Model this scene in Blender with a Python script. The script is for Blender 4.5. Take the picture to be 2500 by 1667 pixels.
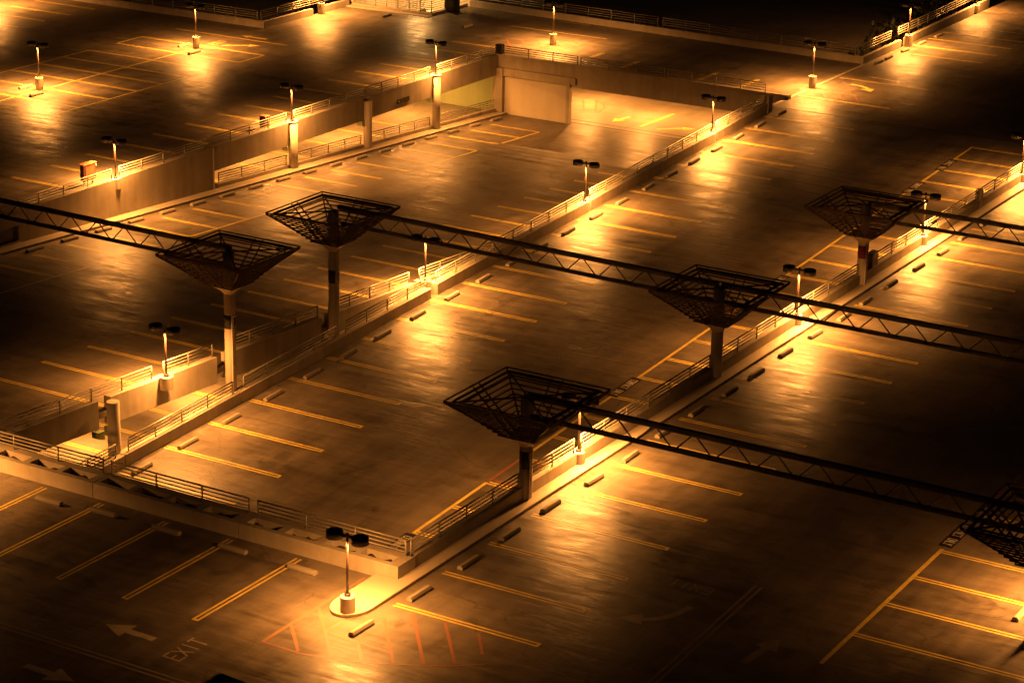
import bpy, bmesh, math, random
from mathutils import Vector, Matrix
random.seed(7)
SC = bpy.context.scene
COL = SC.collection
for o in list(bpy.data.objects):
    bpy.data.objects.remove(o)

# ------------------------------------------------------------------ camera
CAM_POS = Vector((48.4292, -78.7543, 41.4808))
YAW, PITCH, ROLL = -0.534401, 0.331097, 0.019633
fwd = Vector((math.cos(PITCH)*math.sin(YAW), math.cos(PITCH)*math.cos(YAW), -math.sin(PITCH)))
rt = Vector((math.cos(YAW), -math.sin(YAW), 0))
up = rt.cross(fwd)
c_, s_ = math.cos(ROLL), math.sin(ROLL)
rt, up = c_*rt + s_*up, -s_*rt + c_*up
cam_data = bpy.data.cameras.new('camera')
cam = bpy.data.objects.new('camera', cam_data)
COL.objects.link(cam)
m = Matrix((rt, up, -fwd)).transposed().to_4x4()
m.translation = CAM_POS
cam.matrix_world = m
cam_data.sensor_width = 36.0
cam_data.lens = 5698.67*36/2500
cam_data.clip_start = 1.0
cam_data.clip_end = 3000
SC.camera = cam

# ------------------------------------------------------------------ world, faint night sky, exposure
world = bpy.data.worlds.new('World')
SC.world = world
world.use_nodes = True
wn = world.node_tree
wn.nodes.clear()
sky = wn.nodes.new('ShaderNodeTexSky')
sky.sky_type = 'NISHITA'
sky.sun_disc = False
sky.sun_elevation = math.radians(-3.0)
sky.sun_rotation = math.radians(150)
bg = wn.nodes.new('ShaderNodeBackground')
bg.inputs['Strength'].default_value = 0.025
out = wn.nodes.new('ShaderNodeOutputWorld')
wn.links.new(sky.outputs[0], bg.inputs[0])
wn.links.new(bg.outputs[0], out.inputs[0])
SC.view_settings.view_transform = 'Standard'
SC.view_settings.look = 'None'
SC.view_settings.exposure = 0.0
SC.view_settings.gamma = 1.0
SC.cycles.max_bounces = 6
SC.cycles.diffuse_bounces = 3
SC.cycles.glossy_bounces = 2
SC.cycles.sample_clamp_indirect = 4.0

SODIUM = (1.0, 0.36, 0.068)          # high-pressure sodium light
HEAD_POWER = 760.0

# ------------------------------------------------------------------ materials
MATS = {}
def new_mat(name):
    mt = bpy.data.materials.new(name)
    mt.use_nodes = True
    nt = mt.node_tree
    return mt, nt, nt.nodes['Principled BSDF']

def N(nt, typ, **kw):
    n = nt.nodes.new(typ)
    for k, v in kw.items():
        if k in n.inputs.keys() if isinstance(k, str) else False:
            n.inputs[k].default_value = v
        else:
            setattr(n, k, v)
    return n

def coords(nt, scale=(1, 1, 1), rot=(0, 0, 0)):
    tc = nt.nodes.new('ShaderNodeTexCoord')
    mp = nt.nodes.new('ShaderNodeMapping')
    mp.inputs['Scale'].default_value = scale
    mp.inputs['Rotation'].default_value = rot
    nt.links.new(tc.outputs['Object'], mp.inputs['Vector'])
    return mp.outputs['Vector']

def noise(nt, vec, scale, detail=4, rough=0.55, dist=0.0):
    n = nt.nodes.new('ShaderNodeTexNoise')
    n.inputs['Scale'].default_value = scale
    n.inputs['Detail'].default_value = detail
    n.inputs['Roughness'].default_value = rough
    n.inputs['Distortion'].default_value = dist
    nt.links.new(vec, n.inputs['Vector'])
    return n.outputs['Fac']

def ramp(nt, fac, p0, p1, c0=0.0, c1=1.0):
    r = nt.nodes.new('ShaderNodeMapRange')
    r.inputs['From Min'].default_value = p0
    r.inputs['From Max'].default_value = p1
    r.inputs['To Min'].default_value = c0
    r.inputs['To Max'].default_value = c1
    nt.links.new(fac, r.inputs['Value'])
    return r.outputs['Result']

def mathn(nt, op, a, b):
    n = nt.nodes.new('ShaderNodeMath')
    n.operation = op
    for i, x in enumerate((a, b)):
        if isinstance(x, (int, float)):
            n.inputs[i].default_value = x
        else:
            nt.links.new(x, n.inputs[i])
    return n.outputs[0]

def mixc(nt, fac, a, b):
    n = nt.nodes.new('ShaderNodeMix')
    n.data_type = 'RGBA'
    for sock, x in ((n.inputs['Factor'], fac), (n.inputs['A'], a), (n.inputs['B'], b)):
        if isinstance(x, (int, float)):
            sock.default_value = x
        elif isinstance(x, tuple):
            sock.default_value = (*x, 1)
        else:
            nt.links.new(x, sock)
    return n.outputs['Result']

def floor_mat(name, base, dark, r_lo, r_hi, wet=1.0):
    """worn, half-polished deck concrete: broad patches, trowel and tyre streaks, oil stains, hairline cracks"""
    mt, nt, bs = new_mat(name)
    v = coords(nt)
    vx = coords(nt, (0.22, 1.5, 1.0))
    vy = coords(nt, (1.7, 0.07, 1.0))
    big = noise(nt, v, 0.11, 5, 0.6, 0.6)
    mid = noise(nt, v, 0.55, 5, 0.6, 0.4)
    strk = noise(nt, vx, 0.9, 5, 0.65, 0.8)
    tyre = noise(nt, vy, 0.8, 3, 0.6)
    fine = noise(nt, v, 9.0, 3, 0.6)
    oil = ramp(nt, noise(nt, v, 0.42, 4, 0.6, 1.2), 0.60, 0.72)
    f = mathn(nt, 'ADD', mathn(nt, 'MULTIPLY', big, 0.45), mathn(nt, 'MULTIPLY', mid, 0.25))
    f = mathn(nt, 'ADD', f, mathn(nt, 'MULTIPLY', strk, 0.25))
    f = mathn(nt, 'ADD', f, mathn(nt, 'MULTIPLY', tyre, 0.22))
    f = ramp(nt, f, 0.47, 0.70)
    col = mixc(nt, f, dark, base)
    col = mixc(nt, mathn(nt, 'MULTIPLY', oil, 0.55), col, tuple(x*0.35 for x in dark))
    vor = nt.nodes.new('ShaderNodeTexVoronoi')
    vor.feature = 'DISTANCE_TO_EDGE'
    vor.inputs['Scale'].default_value = 0.085
    wob = nt.nodes.new('ShaderNodeVectorMath')
    wob.operation = 'ADD'
    nn = nt.nodes.new('ShaderNodeTexNoise')
    nn.inputs['Scale'].default_value = 0.7
    nn.inputs['Detail'].default_value = 6
    nt.links.new(v, nn.inputs['Vector'])
    sc = nt.nodes.new('ShaderNodeVectorMath')
    sc.operation = 'SCALE'
    sc.inputs['Scale'].default_value = 1.6
    nt.links.new(nn.outputs['Color'], sc.inputs[0])
    nt.links.new(v, wob.inputs[0])
    nt.links.new(sc.outputs[0], wob.inputs[1])
    nt.links.new(wob.outputs[0], vor.inputs['Vector'])
    crack = ramp(nt, vor.outputs['Distance'], 0.0, 0.0045, 1.0, 0.0)
    crack = mathn(nt, 'MULTIPLY', crack, ramp(nt, mid, 0.47, 0.55))
    col = mixc(nt, mathn(nt, 'MULTIPLY', crack, 0.55), col, (0.03, 0.025, 0.02))
    nt.links.new(col, bs.inputs['Base Color'])
    vx2 = coords(nt, (0.5, 2.2, 1.0))
    rip = noise(nt, vx2, 1.5, 6, 0.7, 0.6)
    rg = mathn(nt, 'ADD', mathn(nt, 'MULTIPLY', strk, 0.5), mathn(nt, 'MULTIPLY', rip, 0.5))
    rg = mathn(nt, 'ADD', rg, mathn(nt, 'MULTIPLY', mathn(nt, 'SUBTRACT', mid, 0.5), 0.35))
    rg = ramp(nt, rg, 0.38, 0.62, r_lo, r_hi)
    nt.links.new(rg, bs.inputs['Roughness'])
    bs.inputs['Specular IOR Level'].default_value = 0.5*wet
    bp = nt.nodes.new('ShaderNodeBump')
    bp.inputs['Strength'].default_value = 1.0
    bp.inputs['Distance'].default_value = 0.035
    h = mathn(nt, 'ADD', mathn(nt, 'ADD', mathn(nt, 'MULTIPLY', strk, 1.2), mathn(nt, 'MULTIPLY', rip, 0.45)), mathn(nt, 'MULTIPLY', fine, 0.05))
    nt.links.new(h, bp.inputs['Height'])
    nt.links.new(bp.outputs[0], bs.inputs['Normal'])
    return mt

def wall_mat(name, base, dark, rough=0.85, streak=True):
    mt, nt, bs = new_mat(name)
    v = coords(nt)
    vz = coords(nt, (1.6, 1.6, 0.12))
    a = noise(nt, v, 0.5, 5, 0.6, 0.3)
    b = noise(nt, vz, 1.1, 4, 0.6)
    c = noise(nt, v, 14, 3, 0.6)
    f = mathn(nt, 'ADD', mathn(nt, 'MULTIPLY', a, 0.5), mathn(nt, 'MULTIPLY', b, 0.4 if streak else 0.1))
    f = mathn(nt, 'ADD', f, mathn(nt, 'MULTIPLY', c, 0.15))
    f = ramp(nt, f, 0.38, 0.68)
    nt.links.new(mixc(nt, f, dark, base), bs.inputs['Base Color'])
    bs.inputs['Roughness'].default_value = rough
    bs.inputs['Specular IOR Level'].default_value = 0.3
    bp = nt.nodes.new('ShaderNodeBump')
    bp.inputs['Strength'].default_value = 0.2
    bp.inputs['Distance'].default_value = 0.02
    nt.links.new(c, bp.inputs['Height'])
    nt.links.new(bp.outputs[0], bs.inputs['Normal'])
    return mt

def plain_mat(name, color, rough=0.5, metal=0.0, var=0.25, scale=6.0):
    mt, nt, bs = new_mat(name)
    v = coords(nt)
    f = ramp(nt, noise(nt, v, scale, 4, 0.6), 0.35, 0.65)
    nt.links.new(mixc(nt, f, tuple(x*(1-var) for x in color), color), bs.inputs['Base Color'])
    bs.inputs['Roughness'].default_value = rough
    bs.inputs['Metallic'].default_value = metal
    return mt

def paint_mat(name, color, wear=0.5, under=(0.2, 0.18, 0.15)):
    """road paint, scuffed through to the concrete in patches"""
    mt, nt, bs = new_mat(name)
    v = coords(nt)
    a = noise(nt, v, 2.2, 5, 0.65, 0.4)
    b = noise(nt, v, 0.3, 3, 0.5)
    f = mathn(nt, 'ADD', mathn(nt, 'MULTIPLY', a, 0.7), mathn(nt, 'MULTIPLY', b, 0.3))
    f = ramp(nt, f, 0.40, 0.62, wear, 0.0)
    nt.links.new(mixc(nt, f, color, under), bs.inputs['Base Color'])
    bs.inputs['Roughness'].default_value = 0.5
    return mt

def emit_mat(name, color, strength):
    mt, nt, bs = new_mat(name)
    bs.inputs['Base Color'].default_value = (*color, 1)
    bs.inputs['Emission Color'].default_value = (*color, 1)
    bs.inputs['Emission Strength'].default_value = strength
    return mt

M_DECK = floor_mat('deck_concrete', (0.20, 0.17, 0.135), (0.075, 0.063, 0.049), 0.32, 0.58, 0.72)
M_LOW = floor_mat('lower_concrete', (0.26, 0.23, 0.18), (0.15, 0.13, 0.10), 0.4, 0.6)
M_WALL = wall_mat('wall_concrete', (0.46, 0.41, 0.33), (0.30, 0.265, 0.21))
M_KERB = wall_mat('kerb_concrete', (0.58, 0.52, 0.42), (0.42, 0.37, 0.29), 0.8, False)
M_PANEL = wall_mat('painted_panel', (0.60, 0.54, 0.44), (0.50, 0.45, 0.36))
M_GREEN = wall_mat('green_paint_and_light', (0.42, 0.50, 0.27), (0.33, 0.41, 0.21))
M_STOP = wall_mat('stop_concrete', (0.44, 0.39, 0.31), (0.27, 0.24, 0.19), 0.8, False)
M_RAIL = plain_mat('rail_paint', (0.42, 0.40, 0.34), 0.35, 0.2, 0.3)
M_POLE = plain_mat('pole_metal', (0.035, 0.022, 0.018), 0.33, 0.0, 0.3)
M_HEAD = plain_mat('head_metal', (0.012, 0.013, 0.012), 0.6, 0.0, 0.3)
M_STEEL = plain_mat('truss_steel', (0.05, 0.05, 0.042), 0.55, 0.0, 0.4)
M_WEB = plain_mat('web_steel', (0.16, 0.15, 0.125), 0.5, 0.3, 0.3)
M_SLAT = plain_mat('slat_wood', (0.060, 0.032, 0.020), 0.6, 0.0, 0.4)
M_COLUMN = wall_mat('column_paint', (0.56, 0.50, 0.40), (0.44, 0.39, 0.31), 0.7)
M_BAND = plain_mat('band_dark', (0.018, 0.018, 0.016), 0.5)
M_RED = plain_mat('band_red', (0.20, 0.012, 0.008), 0.5)
M_LETTER = plain_mat('letter_white', (0.6, 0.56, 0.46), 0.6, 0.0, 0.1)
M_YELLOW = paint_mat('yellow_paint', (0.80, 0.60, 0.10), 0.45)
M_WHITE = paint_mat('white_paint', (0.52, 0.44, 0.32), 0.55)
M_WORN = paint_mat('worn_paint', (0.36, 0.28, 0.16), 0.8)
M_ORANGE = paint_mat('orange_paint', (0.30, 0.115, 0.05), 0.5)
M_REDLINE = paint_mat('red_paint', (0.30, 0.06, 0.03), 0.6)
M_STENCIL = plain_mat('stencil_black', (0.022, 0.02, 0.017), 0.6, 0.0, 0.5, 3.0)
M_JOINT = plain_mat('joint_dark', (0.04, 0.034, 0.027), 0.6, 0.0, 0.5, 2.0)
M_SOIL = plain_mat('soil', (0.05, 0.035, 0.022), 0.95, 0.0, 0.6, 8.0)
M_BOARD = plain_mat('board_brown', (0.07, 0.022, 0.012), 0.5)
M_BOARDF = plain_mat('board_orange', (0.24, 0.07, 0.025), 0.6, 0.0, 0.15)
M_BLACK = plain_mat('black_plastic', (0.012, 0.011, 0.010), 0.6)
M_GROUND = plain_mat('far_ground', (0.035, 0.035, 0.025), 0.95, 0.0, 0.6, 0.2)
M_BARK = plain_mat('bark', (0.06, 0.045, 0.03), 0.9, 0.0, 0.5)
M_LEAF = plain_mat('leaf', (0.022, 0.032, 0.012), 0.7, 0.0, 0.5, 1.5)
M_LENS = emit_mat('lamp_lens', SODIUM, 60.0)
M_BULB = emit_mat('far_bulb', (1.0, 0.75, 0.35), 8.0)

# ------------------------------------------------------------------ mesh helpers
class MB:
    def __init__(self):
        self.v, self.f = [], []
    def add(self, vs, fs):
        n = len(self.v)
        self.v += [tuple(p) for p in vs]
        self.f += [tuple(n+i for i in f) for f in fs]
        return self
    def hexa(self, b, t):
        """b, t: four bottom and four top points, both counter-clockwise seen from above"""
        return self.add(list(b)+list(t), [(3, 2, 1, 0), (4, 5, 6, 7), (0, 1, 5, 4), (1, 2, 6, 5), (2, 3, 7, 6), (3, 0, 4, 7)])
    def box(self, x0, x1, y0, y1, z0, z1):
        b = [(x0, y0, z0), (x1, y0, z0), (x1, y1, z0), (x0, y1, z0)]
        t = [(x, y, z1) for x, y, _ in b]
        return self.hexa(b, t)
    def slope(self, x0, x1, y0, y1, fb, ft):
        """a box whose bottom and top heights are functions of y"""
        b = [(x0, y0, fb(y0)), (x1, y0, fb(y0)), (x1, y1, fb(y1)), (x0, y1, fb(y1))]
        t = [(x0, y0, ft(y0)), (x1, y0, ft(y0)), (x1, y1, ft(y1)), (x0, y1, ft(y1))]
        return self.hexa(b, t)
    def bar(self, p, q, w, h):
        """rectangular bar from p to q, w wide, h tall"""
        p, q = Vector(p), Vector(q)
        d = (q-p).normalized()
        s = d.cross(Vector((0, 0, 1)))
        if s.length < 1e-4:
            s = Vector((1, 0, 0))
        s = s.normalized()*w/2
        u = s.cross(d).normalized()*h/2
        r = [p-s-u, p+s-u, p+s+u, p-s+u, q-s-u, q+s-u, q+s+u, q-s+u]
        return self.add(r, [(0, 1, 2, 3), (7, 6, 5, 4), (4, 5, 1, 0), (5, 6, 2, 1), (6, 7, 3, 2), (7, 4, 0, 3)])
    def cyl(self, p, q, r0, r1=None, n=12):
        r1 = r0 if r1 is None else r1
        p, q = Vector(p), Vector(q)
        d = (q-p).normalized()
        a = Vector((1, 0, 0)) if abs(d.x) < 0.9 else Vector((0, 1, 0))
        s = d.cross(a).normalized()
        u = d.cross(s)
        vs = []
        for c, r in ((p, r0), (q, r1)):
            for i in range(n):
                t = 2*math.pi*i/n
                vs.append(c + s*math.cos(t)*r + u*math.sin(t)*r)
        fs = [(i, (i+1) % n, n+(i+1) % n, n+i) for i in range(n)]
        fs += [tuple(reversed(range(n))), tuple(range(n, 2*n))]
        return self.add(vs, fs)
    def lathe(self, prof, n=24, c=(0, 0, 0)):
        vs, fs = [], []
        for r, z in prof:
            for i in range(n):
                t = 2*math.pi*i/n
                vs.append((c[0]+r*math.cos(t), c[1]+r*math.sin(t), c[2]+z))
        for k in range(len(prof)-1):
            for i in range(n):
                j = (i+1) % n
                fs.append((k*n+i, k*n+j, (k+1)*n+j, (k+1)*n+i))
        fs.append(tuple(reversed(range(n))))
        fs.append(tuple((len(prof)-1)*n+i for i in range(n)))
        return self.add(vs, fs)
    def quad(self, pts):
        return self.add(pts, [tuple(range(len(pts)))])
    def build(self, name, mat, parent=None, loc=None, smooth=False, bevel=0.0):
        me = bpy.data.meshes.new(name)
        me.from_pydata(self.v, [], self.f)
        me.update()
        bm = bmesh.new()
        bm.from_mesh(me)
        bmesh.ops.recalc_face_normals(bm, faces=bm.faces)
        if bevel:
            es = [e for e in bm.edges if len(e.link_faces) == 2 and e.calc_face_angle(0) > 0.6]
            bmesh.ops.bevel(bm, geom=es, offset=bevel, segments=1, affect='EDGES')
        bm.to_mesh(me)
        bm.free()
        if smooth:
            for p in me.polygons:
                p.use_smooth = len(p.vertices) == 4
        me.materials.append(mat)
        o = bpy.data.objects.new(name, me)
        COL.objects.link(o)
        if parent is not None:
            o.parent = parent
        if loc is not None:
            o.location = loc
        return o

def flat(pts, mat, name, parent=None):
    """one painted sheet facing up"""
    me = bpy.data.meshes.new(name)
    me.from_pydata([tuple(p) for p in pts[0]], [], pts[1])
    me.materials.append(mat)
    o = bpy.data.objects.new(name, me)
    COL.objects.link(o)
    o.parent = parent
    return o

def tag(o, label, cat, group=None, kind=None):
    o['label'] = label
    o['category'] = cat
    if group:
        o['group'] = group
    if kind:
        o['kind'] = kind
    return o

def empty(name, loc=(0, 0, 0), rz=0.0):
    o = bpy.data.objects.new(name, None)
    o.empty_display_size = 0.3
    COL.objects.link(o)
    o.location = loc
    o.rotation_euler = (0, 0, rz)
    return o

def structure(o):
    o['kind'] = 'structure'
    return o

def copy_tree(o, parent=None):
    c = o.copy()
    COL.objects.link(c)
    if parent is not None:
        c.parent = parent
    for ch in o.children:
        copy_tree(ch, c)
    return c

ORD = ['first', 'second', 'third', 'fourth', 'fifth', 'sixth', 'seventh', 'eighth', 'ninth', 'tenth', 'eleventh', 'twelfth',
       'thirteenth', 'fourteenth', 'fifteenth', 'sixteenth', 'seventeenth', 'eighteenth', 'nineteenth', 'twentieth', 'twenty-first']

# ------------------------------------------------------------------ levels of the garage (metres; roof deck at zero)
def zM(y):                      # middle ramp: climbs towards the back
    return min(-3.929+0.0464*y, 0.0)
def zL(y):                      # left ramp: falls towards the back
    return -0.59-0.0475*y
Z0 = lambda y: 0.0
LOW = -4.77

# roof deck: rectangles of one slab with a rounded island kerb laid on it
deck = MB()
for x0, x1, y0, y1 in ((-1.25, 90, -90, 180), (-25.9, -1.25, -90, -4.05), (-52.1, -25.9, -90, -12.5), (-150, -52.1, -90, 86.1),
                       (-75.4, -52.1, 86.1, 99.7), (-66.3, -52.1, 99.7, 105.4), (-52.1, -25.5, 87.75, 105.0), (-25.5, -1.25, 84.6, 180)):
    deck.quad([(x0, y0, 0), (x1, y0, 0), (x1, y1, 0), (x0, y1, 0)])
    deck.quad([(x0, y1, -0.35), (x1, y1, -0.35), (x1, y0, -0.35), (x0, y0, -0.35)])
DECK = structure(deck.build('parking_deck', M_DECK))
mm = MB().slope(-25.6, -1.25, -20, 84.6, lambda y: -3.929+0.0464*y-0.35, lambda y: -3.929+0.0464*y if y < 84 else -0.003)
MIDDLE = structure(mm.build('parking_ramp', M_DECK))
ll = MB().slope(-52.1, -25.95, -12.5, 87.9, lambda y: zL(y)-0.32, zL)
LEFT = structure(ll.build('parking_ramp', M_DECK))
lw = MB().quad([(-150, -60, LOW), (0, -60, LOW), (0, 180, LOW), (-150, 180, LOW)])
LOWER = structure(lw.build('lower_floor', M_LOW))
gr = MB().quad([(-900, -700, -14), (700, -700, -14), (700, 900, -14), (-900, 900, -14)])
structure(gr.build('ground', M_GROUND))

# kerbed sidewalk along the right deck, ending in the rounded lamp island
def kerb_slab(name, pts, z0, z1, mat):
    mb = MB()
    n = len(pts)
    mb.add([(x, y, z0) for x, y in pts]+[(x, y, z1) for x, y in pts],
           [tuple(range(n, 2*n)), tuple(reversed(range(n)))]+[(i, (i+1) % n, n+(i+1) % n, n+i) for i in range(n)])
    return structure(mb.build(name, mat, bevel=0.02))
isl = [(-0.36, 84.0), (-1.06, 84.0), (-1.06, -4.26), (-2.12, -4.26), (-2.12, -7.1)]
cx, cy, rr = -1.24, -7.1, 0.88
for i in range(1, 16):
    t = math.pi + math.pi*i/16
    isl.append((cx+rr*math.cos(t), cy-0.02+1.2*math.sin(t)*1.0))
isl += [(-0.36, -7.1)]
kerb_slab('sidewalk', isl, -0.1, 0.15, M_KERB)
sw = MB().slope(-51.92, -51.0, 15, 87.6, lambda y: zL(y)-0.1, lambda y: zL(y)+0.15)
structure(sw.build('sidewalk', M_KERB))

# ------------------------------------------------------------------ painted markings (parts of the decks they are painted on)
EPS = 0.006
def strip(p, q, w, zf, mat, name, parent, e=EPS):
    """painted strip from p to q on a deck whose height is zf(y); split so that it follows the slope"""
    (x0, y0), (x1, y1) = p, q
    d = Vector((x1-x0, y1-y0))
    L = d.length
    s = Vector((-d.y, d.x))/L*w/2
    pts = [(x0-s.x, y0-s.y), (x1-s.x, y1-s.y), (x1+s.x, y1+s.y), (x0+s.x, y0+s.y)]
    v = [(x, y, zf(y)+e) for x, y in pts]
    return flat((v, [(0, 1, 2, 3)]), mat, name, parent)

def hairpin(p, q, zf, parent, close=True, mat=None, tot=0.34, st=0.115):
    """double stall line, closed at the aisle end q"""
    (x0, y0), (x1, y1) = p, q
    d = Vector((x1-x0, y1-y0)).normalized()
    s = Vector((-d.y, d.x))
    a = tot/2
    V, F = [], []
    def rect(o0, o1, l0, l1):
        n = len(V)
        for o, l in ((o0, l0), (o0, l1), (o1, l1), (o1, l0)):
            P = Vector((x0, y0)) + s*o + d*l
            V.append((P.x, P.y, zf(P.y)+EPS))
        F.append((n, n+3, n+2, n+1) if True else ())
    L = (Vector((x1-x0, y1-y0))).length
    cap = st*1.1 if close else 0
    rect(-a, -a+st, 0, L-cap)
    rect(a-st, a, 0, L-cap)
    if close:
        rect(-a, a, L-cap, L)
    F2 = [tuple(reversed(f)) for f in F]
    return flat((V, F), mat or M_YELLOW, 'stall_line', parent)

def polyline(pts, w, zf, mat, name, parent, e=EPS):
    V, F = [], []
    P = [Vector(p) for p in pts]
    for i, p in enumerate(P):
        d = (P[min(i+1, len(P)-1)]-P[max(i-1, 0)]).normalized()
        s = Vector((-d.y, d.x))*w/2
        for q in (p-s, p+s):
            V.append((q.x, q.y, zf(q.y)+e))
    for i in range(len(P)-1):
        F.append((2*i, 2*i+2, 2*i+3, 2*i+1))
    return flat((V, F), mat, name, parent)

def polygon(pts, zf, mat, name, parent, e=EPS):
    return flat(([(x, y, zf(y)+e) for x, y in pts], [tuple(range(len(pts)))]), mat, name, parent)

GLYPH = {  # strokes on a 4 x 6 grid
    'E': [((0, 0), (0, 6)), ((0, 0), (3.6, 0)), ((0, 3), (3, 3)), ((0, 6), (3.6, 6))],
    'X': [((0, 0), (4, 6)), ((0, 6), (4, 0))], 'I': [((2, 0), (2, 6))],
    'T': [((2, 0), (2, 6)), ((0, 6), (4, 6))],
    'C': [((3.6, 0.8), (2.8, 0)), ((2.8, 0), (1, 0)), ((1, 0), (0, 1)), ((0, 1), (0, 5)), ((0, 5), (1, 6)), ((1, 6), (2.8, 6)), ((2.8, 6), (3.6, 5.2))],
    'O': [((1, 0), (3, 0)), ((3, 0), (4, 1)), ((4, 1), (4, 5)), ((4, 5), (3, 6)), ((3, 6), (1, 6)), ((1, 6), (0, 5)), ((0, 5), (0, 1)), ((0, 1), (1, 0))],
    'M': [((0, 0), (0, 6)), ((0, 6), (2, 2.5)), ((2, 2.5), (4, 6)), ((4, 6), (4, 0))],
    'P': [((0, 0), (0, 6)), ((0, 6), (3, 6)), ((3, 6), (4, 5)), ((4, 5), (4, 4)), ((4, 4), (3, 3)), ((3, 3), (0, 3))],
    'A': [((0, 0), (2, 6)), ((2, 6), (4, 0)), ((0.8, 2.2), (3.2, 2.2))],
    'N': [((0, 0), (0, 6)), ((0, 6), (4, 0)), ((4, 0), (4, 6))],
    'L': [((0, 6), (0, 0)), ((0, 0), (3.6, 0))],
    'Y': [((0, 6), (2, 3)), ((4, 6), (2, 3)), ((2, 3), (2, 0))],
    'D': [((0, 0), (0, 6)), ((0, 6), (2.6, 6)), ((2.6, 6), (4, 4.6)), ((4, 4.6), (4, 1.4)), ((4, 1.4), (2.6, 0)), ((2.6, 0), (0, 0))],
}
def lettering(text, origin, along, upv, height, adv, wid, stroke, zf, mat, name, parent, e=EPS):
    """block letters painted on a deck; along and upv are 2-D unit vectors"""
    V, F = [], []
    o, a, u = Vector(origin), Vector(along), Vector(upv)
    k = 0
    for i, ch in enumerate(text):
        for p, q in GLYPH.get(ch, []):
            P = o + a*(i*adv + p[0]/4*wid) + u*(p[1]/6*height)
            Q = o + a*(i*adv + q[0]/4*wid) + u*(q[1]/6*height)
            d = (Q-P).normalized()
            s = Vector((-d.y, d.x))*stroke/2
            P = P-d*stroke*0.35
            Q = Q+d*stroke*0.35
            n = len(V)
            k += 1
            for r in (P-s, Q-s, Q+s, P+s):
                V.append((r.x, r.y, zf(r.y)+e+0.0008*(k % 5)))
            F.append((n, n+1, n+2, n+3))
    return flat((V, F), mat, name, parent)

def arrow(tail, tip, zf, mat, parent, sw=0.32, hw=1.0, hl=1.1):
    t, p = Vector(tail), Vector(tip)
    d = (p-t).normalized()
    s = Vector((-d.y, d.x))
    n = p-d*hl
    pts = [t-s*sw/2, n-s*sw/2, n-s*hw/2, p, n+s*hw/2, n+s*sw/2, t+s*sw/2]
    return polygon([(q.x, q.y) for q in pts], zf, mat, 'arrow_marking', parent)

def curved_arrow(pts, zf, mat, parent, w=0.3, hw=0.95, hl=0.95):
    P = [Vector(p) for p in pts]
    tip, nb = P[-1], P[-2]
    d = (tip-nb).normalized()
    neck = tip-d*hl
    sm = []
    P2 = P[:-1]+[neck]
    for i in range(13):     # quadratic curve through three points
        t = i/12
        a, b, c = P2[0], P2[1], P2[-1]
        sm.append(a*(1-t)**2 + b*2*t*(1-t) + c*t*t)
    V, F = [], []
    for i, p in enumerate(sm):
        dd = (sm[min(i+1, 12)]-sm[max(i-1, 0)]).normalized()
        s = Vector((-dd.y, dd.x))*w/2
        for q in (p-s, p+s):
            V.append((q.x, q.y, zf(q.y)+EPS))
    for i in range(12):
        F.append((2*i, 2*i+2, 2*i+3, 2*i+1))
    s = Vector((-d.y, d.x))*hw/2
    n = len(V)
    for q in (neck-s, tip, neck+s):
        V.append((q.x, q.y, zf(q.y)+EPS))
    F.append((n, n+1, n+2))
    return flat((V, F), mat, 'arrow_marking', parent)

R_LINES = [-6.06, -2.32, 1.34, 5.08, 8.76, 12.42, 16.02, 19.62, 23.2, 26.82, 30.49, 34.17, 37.9, 41.75, 45.6, 49.53, 53.42, 57.12, 60.8, 64.5]
for y in R_LINES:
    hairpin((0.05, y), (6.95, y), Z0, DECK)
for x in (-20.2, -16.79, -13.08, -9.53, -5.87):
    hairpin((x, -4.56), (x, -11.73), Z0, DECK)
hairpin((-16.0, -16.28), (-2.4, -16.28), Z0, DECK, True, M_WORN, 0.4, 0.12)
arrow((-6.1, -13.95), (-8.62, -13.95), Z0, M_WHITE, DECK, 0.36, 1.15, 1.15)
arrow((-8.87, -18.42), (-6.38, -18.42), Z0, M_WHITE, DECK, 0.36, 1.15, 1.15)
lettering('EXIT', (-4.12, -14.9), (0, 1), (-1, 0), 0.78, 0.50, 0.40, 0.085, Z0, M_WHITE, 'exit_lettering', DECK)
lettering('EXIT', (10.45, 2.45), (-1, 0), (0, -1), 0.62, 0.50, 0.40, 0.085, Z0, M_WORN, 'exit_lettering', DECK)
curved_arrow([(10.4, 0.44), (10.2, -1.3), (8.34, -2.11)], Z0, M_WORN, DECK, 0.34, 1.05, 1.0)
arrow((14.4, -3.0), (14.75, -0.3), Z0, M_WORN, DECK, 0.36, 1.1, 1.1)
hairpin((11.9, 3.8), (12.25, -8.0), Z0, DECK, True, M_WORN, 0.4, 0.12)
HATCH = [[(-2.43, -4.6), (-2.43, -11.76)], [(-2.43, -11.76), (-0.61, -11.8), (0.92, -11.49), (2.0, -11.05), (3.03, -10.55), (4.07, -10.06), (5.14, -9.36), (5.98, -8.63)],
         [(-2.35, -9.95), (-0.75, -11.7)], [(-2.38, -8.0), (0.67, -11.45)], [(-0.84, -8.5), (-0.85, -9.69)], [(-0.85, -9.69), (2.41, -9.83)],
         [(0.86, -9.9), (1.8, -11.0)], [(0.46, -7.44), (2.95, -10.5)], [(1.08, -6.28), (4.0, -9.95)], [(2.71, -6.37), (5.0, -9.25)], [(4.37, -6.48), (5.5, -8.0)]]
for i, h in enumerate(HATCH):
    polyline(h, 0.11 if len(h) > 2 else 0.14, Z0, M_ORANGE, 'hatch_line', DECK, EPS+0.001*(i % 4))
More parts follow.
